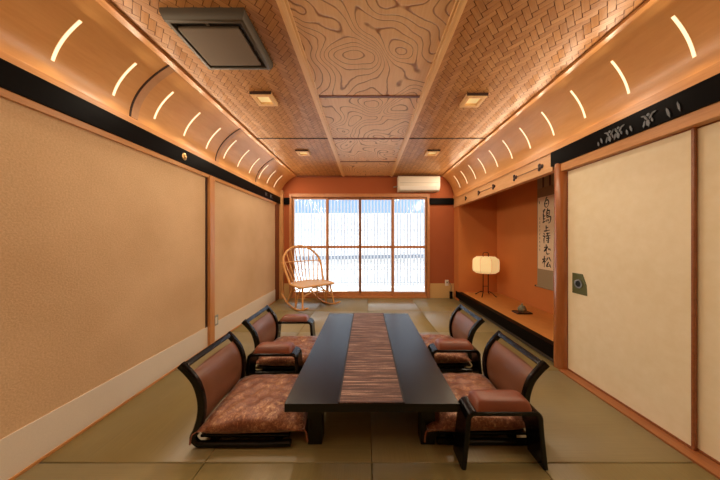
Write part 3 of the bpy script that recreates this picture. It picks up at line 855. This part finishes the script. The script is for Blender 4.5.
# ------------------------------------------------------------------ rocking chair (local: x forward, y to its left)
def rocking_chair(loc, rz):
    t = thing('rocking_chair', 'honey coloured rattan rocking chair with a hooped spindle back by the window', 'rocking chair', loc, rz)
    m = M['rattan']; rr = .0135
    HW = .26; RR = .85
    def rock(x): return RR-math.sqrt(RR*RR-x*x)+.015
    for s in (-1, 1):
        pts = [(x/100, s*HW, rock(x/100)) for x in range(-50, 45, 4)]
        MB().tube(pts, [.010]+[.0155]*(len(pts)-2)+[.010], 10).build('rocker', m, t)
    seat_z = .40
    def seat_out(r=1.0):
        return [(p*1.02, q*1.12) for p, q in [(.225*r, -.24*r), (.235*r, -.12*r), (.24*r, 0), (.235*r, .12*r), (.225*r, .24*r), (.10*r, .255*r), (-.08*r, .25*r), (-.19*r, .20*r), (-.235*r, .1*r), (-.245*r, 0), (-.235*r, -.1*r), (-.19*r, -.20*r), (-.08*r, -.25*r), (.10*r, -.255*r)]]
    so = cat([Vector((a, b, seat_z)) for a, b in seat_out()], 3, closed=True)
    MB().tube(so, .016, 10, closed=True).build('seat_rim', m, t)
    MB().prism([(p.x*.965, p.y*.965, seat_z-.006) for p in so], (0, 0, .014)).build('seat', wood('woven_cane_seat', srgb(206, 160, 102), srgb(226, 186, 132), (40, 40, 1), .5), t)
    # hoop back leaning rearwards
    LEAN = .46
    def hp(a):       # a from 0 to pi
        w = .285*math.cos(a); h = .64*(math.sin(a)**.72)
        widen = 1+.16*math.sin(a)+.22*math.sin(2*a if a < PI/2 else 2*(PI-a))
        return Vector((-.10-.02*math.sin(a)-h*LEAN, w*widen, seat_z+h))
    hoop = [hp(PI*i/44) for i in range(45)]
    MB().tube(hoop, .0175, 10).build('hoop', m, t)
    # mid rail
    zz = .36
    def back_at(y, h): return Vector((-.12-h*LEAN-.10*(1-(y/.27)**2)*max(0, 1-h/.5), y, seat_z+h))
    rail = [Vector((-.12-zz*LEAN-.02*(1-(v)**2), v*.352, seat_z+zz)) for v in [i/10-1 for i in range(21)]]
    MB().tube(rail, .0085, 8).build('back_rail', m, t)
    for i in range(9):
        v = (i-4)/4.6
        a = math.acos(max(-1, min(1, v*.96))); top = hp(a)
        bot = Vector((-.235+.11*abs(v)**2, v*.235, seat_z+.008))
        mid = (bot+top)/2+Vector((-.006, 0, 0))
        MB().tube([bot, mid, top], .008, 7).build('spindle', m, t)
    # legs and V braces, each side
    for s in (-1, 1):
        fx = .19; y = s*HW
        MB().tube(cat([(fx, s*.225, seat_z), (fx+.03, s*.24, .25), (.26, y, rock(.26)+.005)], 5), rr, 9).build('leg', m, t)
        MB().tube(cat([(-.16, s*.20, seat_z), (-.20, s*.225, .25), (-.27, y, rock(-.27)+.005)], 5), rr, 9).build('leg', m, t)
        MB().tube(cat([(-.12, s*.225, seat_z-.005), (-.02, s*.235, .24), (.02, y, rock(.02)+.01)], 5), .010, 8).build('brace', m, t)
        MB().tube(cat([(.16, s*.235, seat_z-.005), (.07, s*.235, .24), (.03, y, rock(.03)+.01)], 5), .010, 8).build('brace', m, t)
    for x, zt in ((.205, .30), (-.185, .30)):
        MB().tube([(x+.005, -.232, .25), (x+.008, -.08, zt), (x+.008, .08, zt), (x+.005, .232, .25)], .010, 8).build('stretcher', m, t)
    for s in (-1, 1):
        MB().tube(cat([(.215, s*.236, .20), (.18, s*.10, .33), (.20, 0, seat_z-.01)], 5), .009, 8).build('brace', m, t)
    return t
rocking_chair((-.96, 4.09, 0), R(-49)).scale = (1.12, 1.12, 1.0)

# ------------------------------------------------------------------ alcove things
lx, ly = 2.115, 4.17
t = thing('paper_lantern_lamp', 'glowing cream paper lantern lamp on a black wire stand in the alcove', 'lamp', (lx, ly, AZ))
mb = MB(); prof = [(.165, .405), (.222, .445), (.230, .49), (.230, .61), (.222, .65), (.165, .69)]
n = 8; rings = []
for r, z in prof:
    rings.append([mb.bm.verts.new((r*math.cos(2*PI*(j+.5)/n+.35), r*.95*math.sin(2*PI*(j+.5)/n+.35), z)) for j in range(n)])
for i in range(len(prof)-1):
    for j in range(n): mb.bm.faces.new((rings[i][j], rings[i][(j+1) % n], rings[i+1][(j+1) % n], rings[i+1][j]))
mb.bm.faces.new(rings[0][::-1]); mb.bm.faces.new(rings[-1])
sh = mb.build('shade', M['washi'], t, angle=25)
for j in range(n):
    MB().tube([Vector(((r+.001)*math.cos(2*PI*(j+.5)/n+.35), (r+.001)*.95*math.sin(2*PI*(j+.5)/n+.35), z)) for r, z in prof], .0022, 5).build('rib', plain('bamboo_rib', srgb(190, 150, 90), .6) if j == 0 else bpy.data.materials['bamboo_rib'], sh)
for s in (-1, 1):
    MB().tube([(s*.045, 0, .0+.05), (s*.045, 0, .40)], .007, 8).build('post', M['iron'], t)
    for q in (-1, 1):
        MB().tube(cat([(s*.045, 0, .075), (s*.075, q*.05, .062), (s*.115, q*.11, .012), (s*.13, q*.125, .008)], 5), .007, 8).build('foot', M['iron'], t)
MB().tube(cat([(-.045, 0, .685), (-.045, 0, .75), (0, 0, .765), (.045, 0, .75), (.045, 0, .685)], 5), .006, 8).build('handle', M['iron'], t)
MB().tube([(-.045, 0, .17), (.045, 0, .17)], .005, 8).build('crossbar', M['iron'], t)

o = MB().box(2.005, 2.205, 3.12, 3.25, AZ+.001, AZ+.012, bevel=.003).build('tray', M['tray'])
o2 = thing('flat_tray', 'small dark flat tray lying on the alcove platform', 'tray', (2.105, 3.185, AZ))
o.name = 'tray_board'; o.parent = o2; o.matrix_parent_inverse = Matrix.Translation(-Vector(o2.location))
o = MB()
for a in ((2.005, 2.013, 3.12, 3.25), (2.197, 2.205, 3.12, 3.25), (2.013, 2.197, 3.12, 3.128), (2.013, 2.197, 3.242, 3.25)):
    o.box(*a, AZ+.011, AZ+.018, bevel=.002)
o.build('rim', M['tray'], o2, world=True)
t = thing('incense_burner', 'small round grey green ceramic incense burner on the dark tray', 'incense burner', (2.105, 3.185, AZ+.012))
MB().lathe([(.018, .012), (.04, .016), (.052, .034), (.05, .056), (.038, .066), (.042, .072)], 24).build('bowl', M['ceramic'], t)
MB().lathe([(.042, .072), (.036, .084), (.018, .094), (.009, .098), (.012, .106), (.007, .114), (.001, .116)], 24).build('lid', M['ceramic'], t)
for k in range(3):
    a = 2*PI*k/3+.4
    MB().tube([(.028*math.cos(a), .028*math.sin(a), .0), (.03*math.cos(a), .03*math.sin(a), .02)], [.007, .010], 8).build('leg', M['ceramic'], t)

# hanging scroll on the alcove's long wall
SY0, SY1 = 3.045, 3.395; sx = AX-.006
t = thing('hanging_scroll', 'hanging scroll with black brush calligraphy on the orange alcove wall', 'scroll', (AX, (SY0+SY1)/2, .49))
MB().box(sx, sx+.004, SY0, SY1, .50, .735).build('lower_mount', M['scroll_grey'], t, world=True)
MB().box(sx, sx+.004, SY0, SY1, .735, 1.755).build('mount', M['scroll_cloth'], t, world=True)
MB().box(sx, sx+.004, SY0, SY1, 1.755, 1.88).build('border', M['scroll_cloth'], t, world=True)
MB().box(sx, sx+.004, SY0, SY1, 1.88, 2.14).build('upper_mount', M['scroll_grey'], t, world=True)
MB().box(sx-.002, sx+.001, SY0+.012, SY1-.012, .742, 1.75).build('paper', M['scroll_paper'], t, world=True)
for y in (SY0+.10, SY1-.13): MB().box(sx-.002, sx+.001, y, y+.03, 1.88, 2.14).build('ribbon', M['strip_dark'], t, world=True)
rl = MB(); rl.tube([(sx-.006, SY0-.004, .492), (sx-.006, SY1+.004, .492)], .012, 12); rl.build('roller', M['scroll_grey'], t, world=True)
for y0, y1 in ((SY0-.03, SY0-.004), (SY1+.004, SY1+.03)):
    MB().tube([(sx-.006, y0, .492), (sx-.006, y1, .492)], .013, 12).build('roller_knob', M['ornament'], t, world=True)
MB().tube([(sx-.002, SY0, 2.14), (sx-.002, SY1, 2.14)], .008, 8).build('top_bar', M['ornament'], t, world=True)
GL = [  # brush strokes of each character in a unit box (u to the right, v up)
 (.085, 1.595, .115, .135, [[(.60, 1.05), (.42, .88), (.30, .66)], [(.34, .70), (.20, .38), (.30, .08), (.56, .0)], [(.36, .68), (.66, .74), (.82, .52), (.74, .18), (.54, .0)], [(.36, .36), (.66, .42)]]),
 (.055, 1.375, .165, .195, [[(.12, .90), (.42, .98)], [(.32, 1.04), (.12, .62)], [(.20, .70), (.18, .12)], [(.18, .52), (.42, .56)], [(.18, .32), (.40, .36)], [(.10, .08), (.46, .20)],
    [(.66, 1.04), (.58, .88)], [(.56, .86), (.54, .46)], [(.56, .86), (.84, .88), (.84, .60)], [(.56, .70), (.82, .72)], [(.56, .54), (.86, .58)], [(.54, .42), (.96, .44), (.90, .08), (.70, .02)], [(.60, .28), (.52, .12)], [(.72, .28), (.74, .14)]]),
 (.085, 1.265, .12, .085, [[(.42, 1.0), (.42, .15)], [(.42, .58), (.74, .66)], [(.08, .08), (.45, .12), (.95, .22)]]),
 (.065, 1.105, .155, .14, [[(.16, 1.0), (.30, .84)], [(.06, .72), (.32, .66), (.16, .40)], [(.20, .52), (.20, .0)], [(.46, .94), (.90, 1.0)], [(.66, 1.04), (.60, .66)], [(.42, .70), (.94, .74)], [(.46, .48), (.92, .52)], [(.72, .66), (.70, .08), (.58, .14)], [(.50, .32), (.60, .22)]]),
 (.07, .955, .145, .13, [[(.40, 1.0), (.56, .90)], [(.20, .70), (.62, .76), (.18, .30), (.46, .42), (.50, .12)], [(.50, .14), (.62, .02), (.86, .10)], [(.74, .64), (.78, .44)], [(.88, .62), (.96, .40)]]),
 (.06, .775, .165, .15, [[(.02, .70), (.46, .78)], [(.26, 1.04), (.26, .0)], [(.26, .68), (.04, .34)], [(.28, .60), (.44, .46)], [(.64, .90), (.48, .58)], [(.74, .96), (.98, .60)], [(.72, .54), (.50, .10), (.90, .18)], [(.80, .34), (.96, .04)]]),
]
pap = [c for c in t.children if c.name.startswith('paper')][0]
def ink(m, name):
    bmesh.ops.translate(m.bm, vec=(sx-.0022, 0, 0), verts=m.bm.verts)
    o = m.build(name, M['ink'], t, world=True); o.parent = pap
def stroke(pts, w):
    P = cat([Vector((0, a, b)) for a, b in pts], 5) if len(pts) > 2 else [Vector((0, *pts[0])).lerp(Vector((0, *pts[1])), i/5) for i in range(6)]
    k = len(P)-1; L, Rr = [], []
    for i, p in enumerate(P):
        d = (P[min(i+1, k)]-P[max(i-1, 0)]).normalized(); n = Vector((0, -d.z, d.y)); s = i/k
        ww = w*(.55+.6*math.sin(PI*min(1, s*1.05+.18)))*.5
        L.append(p+n*ww); Rr.append(p-n*ww)
    mb.prism([*L, *Rr[::-1]], (-.0012, 0, 0))
for (u0, v0, gw, gh, strokes) in GL:
    mb = MB()
    for st in strokes:
        stroke_pts = [(SY1-.035-(u0+a*gw), v0+b*gh) for a, b in st]
        stroke(stroke_pts, .0165)
    ink(mb, 'character')
mb = MB()
for i in range(9):
    v = 1.46-.055*i; u = SY1-.045
    for a in ((0, 0, .016, .006), (.002, -.014, .014, -.020), (.008, .004, .007, -.026)):
        stroke([(u-a[0], v+a[1]), (u-a[2], v+a[3])], .0045)
ink(mb, 'signature'); mb = MB()
stroke([(SY1-.04, 1.70), (SY1-.046, 1.66)], .012)
ink(mb, 'seal_mark')

# ------------------------------------------------------------------ light, world, camera
W = bpy.data.worlds.new('daylight'); sc.world = W; W.use_nodes = True
bg = W.node_tree.nodes['Background']; bg.inputs['Strength'].default_value = 1.0
wt = W.node_tree; tcw = wt.nodes.new('ShaderNodeTexCoord'); sxyz = wt.nodes.new('ShaderNodeSeparateXYZ'); rp = wt.nodes.new('ShaderNodeValToRGB')
wt.links.new(tcw.outputs['Generated'], sxyz.inputs[0]); wt.links.new(sxyz.outputs['Z'], rp.inputs['Fac']); wt.links.new(rp.outputs['Color'], bg.inputs['Color'])
e = rp.color_ramp.elements; e[0].position = .22; e[0].color = (.33, .53, .84, 1); e[1].position = .65; e[1].color = (2.0, 2.1, 2.3, 1)   # pale blue low down, extra brightness added overhead for more daylight
sun = bpy.data.lights.new('sun', 'SUN'); sun.energy = 8; sun.angle = R(2); sun.color = (1, .95, .88)
so = bpy.data.objects.new('sun', sun); COL.objects.link(so)
so.rotation_euler = Vector((.52, .46, -.80)).to_track_quat('-Z', 'Y').to_euler(); so.location = (-4, -3, 8)

cam = bpy.data.cameras.new('camera'); co = bpy.data.objects.new('camera', cam); COL.objects.link(co)
co.location = (0, 0, 1.15); co.rotation_euler = (PI/2, 0, 0)
cam.sensor_width = 36; cam.lens = 236/720*36; cam.shift_x = -6/720; cam.clip_start = .02
sc.camera = co
vs_ = sc.view_settings; sc.display_settings.display_device = 'sRGB'
vs_.view_transform = 'Standard'; vs_.look = 'None'; vs_.exposure = 0.55; vs_.gamma = 1.0; vs_.use_curve_mapping = False
sc.cycles.max_bounces = 10; sc.cycles.diffuse_bounces = 6; sc.cycles.transparent_max_bounces = 16
sc.cycles.use_denoising = True; sc.cycles.sample_clamp_indirect = 4
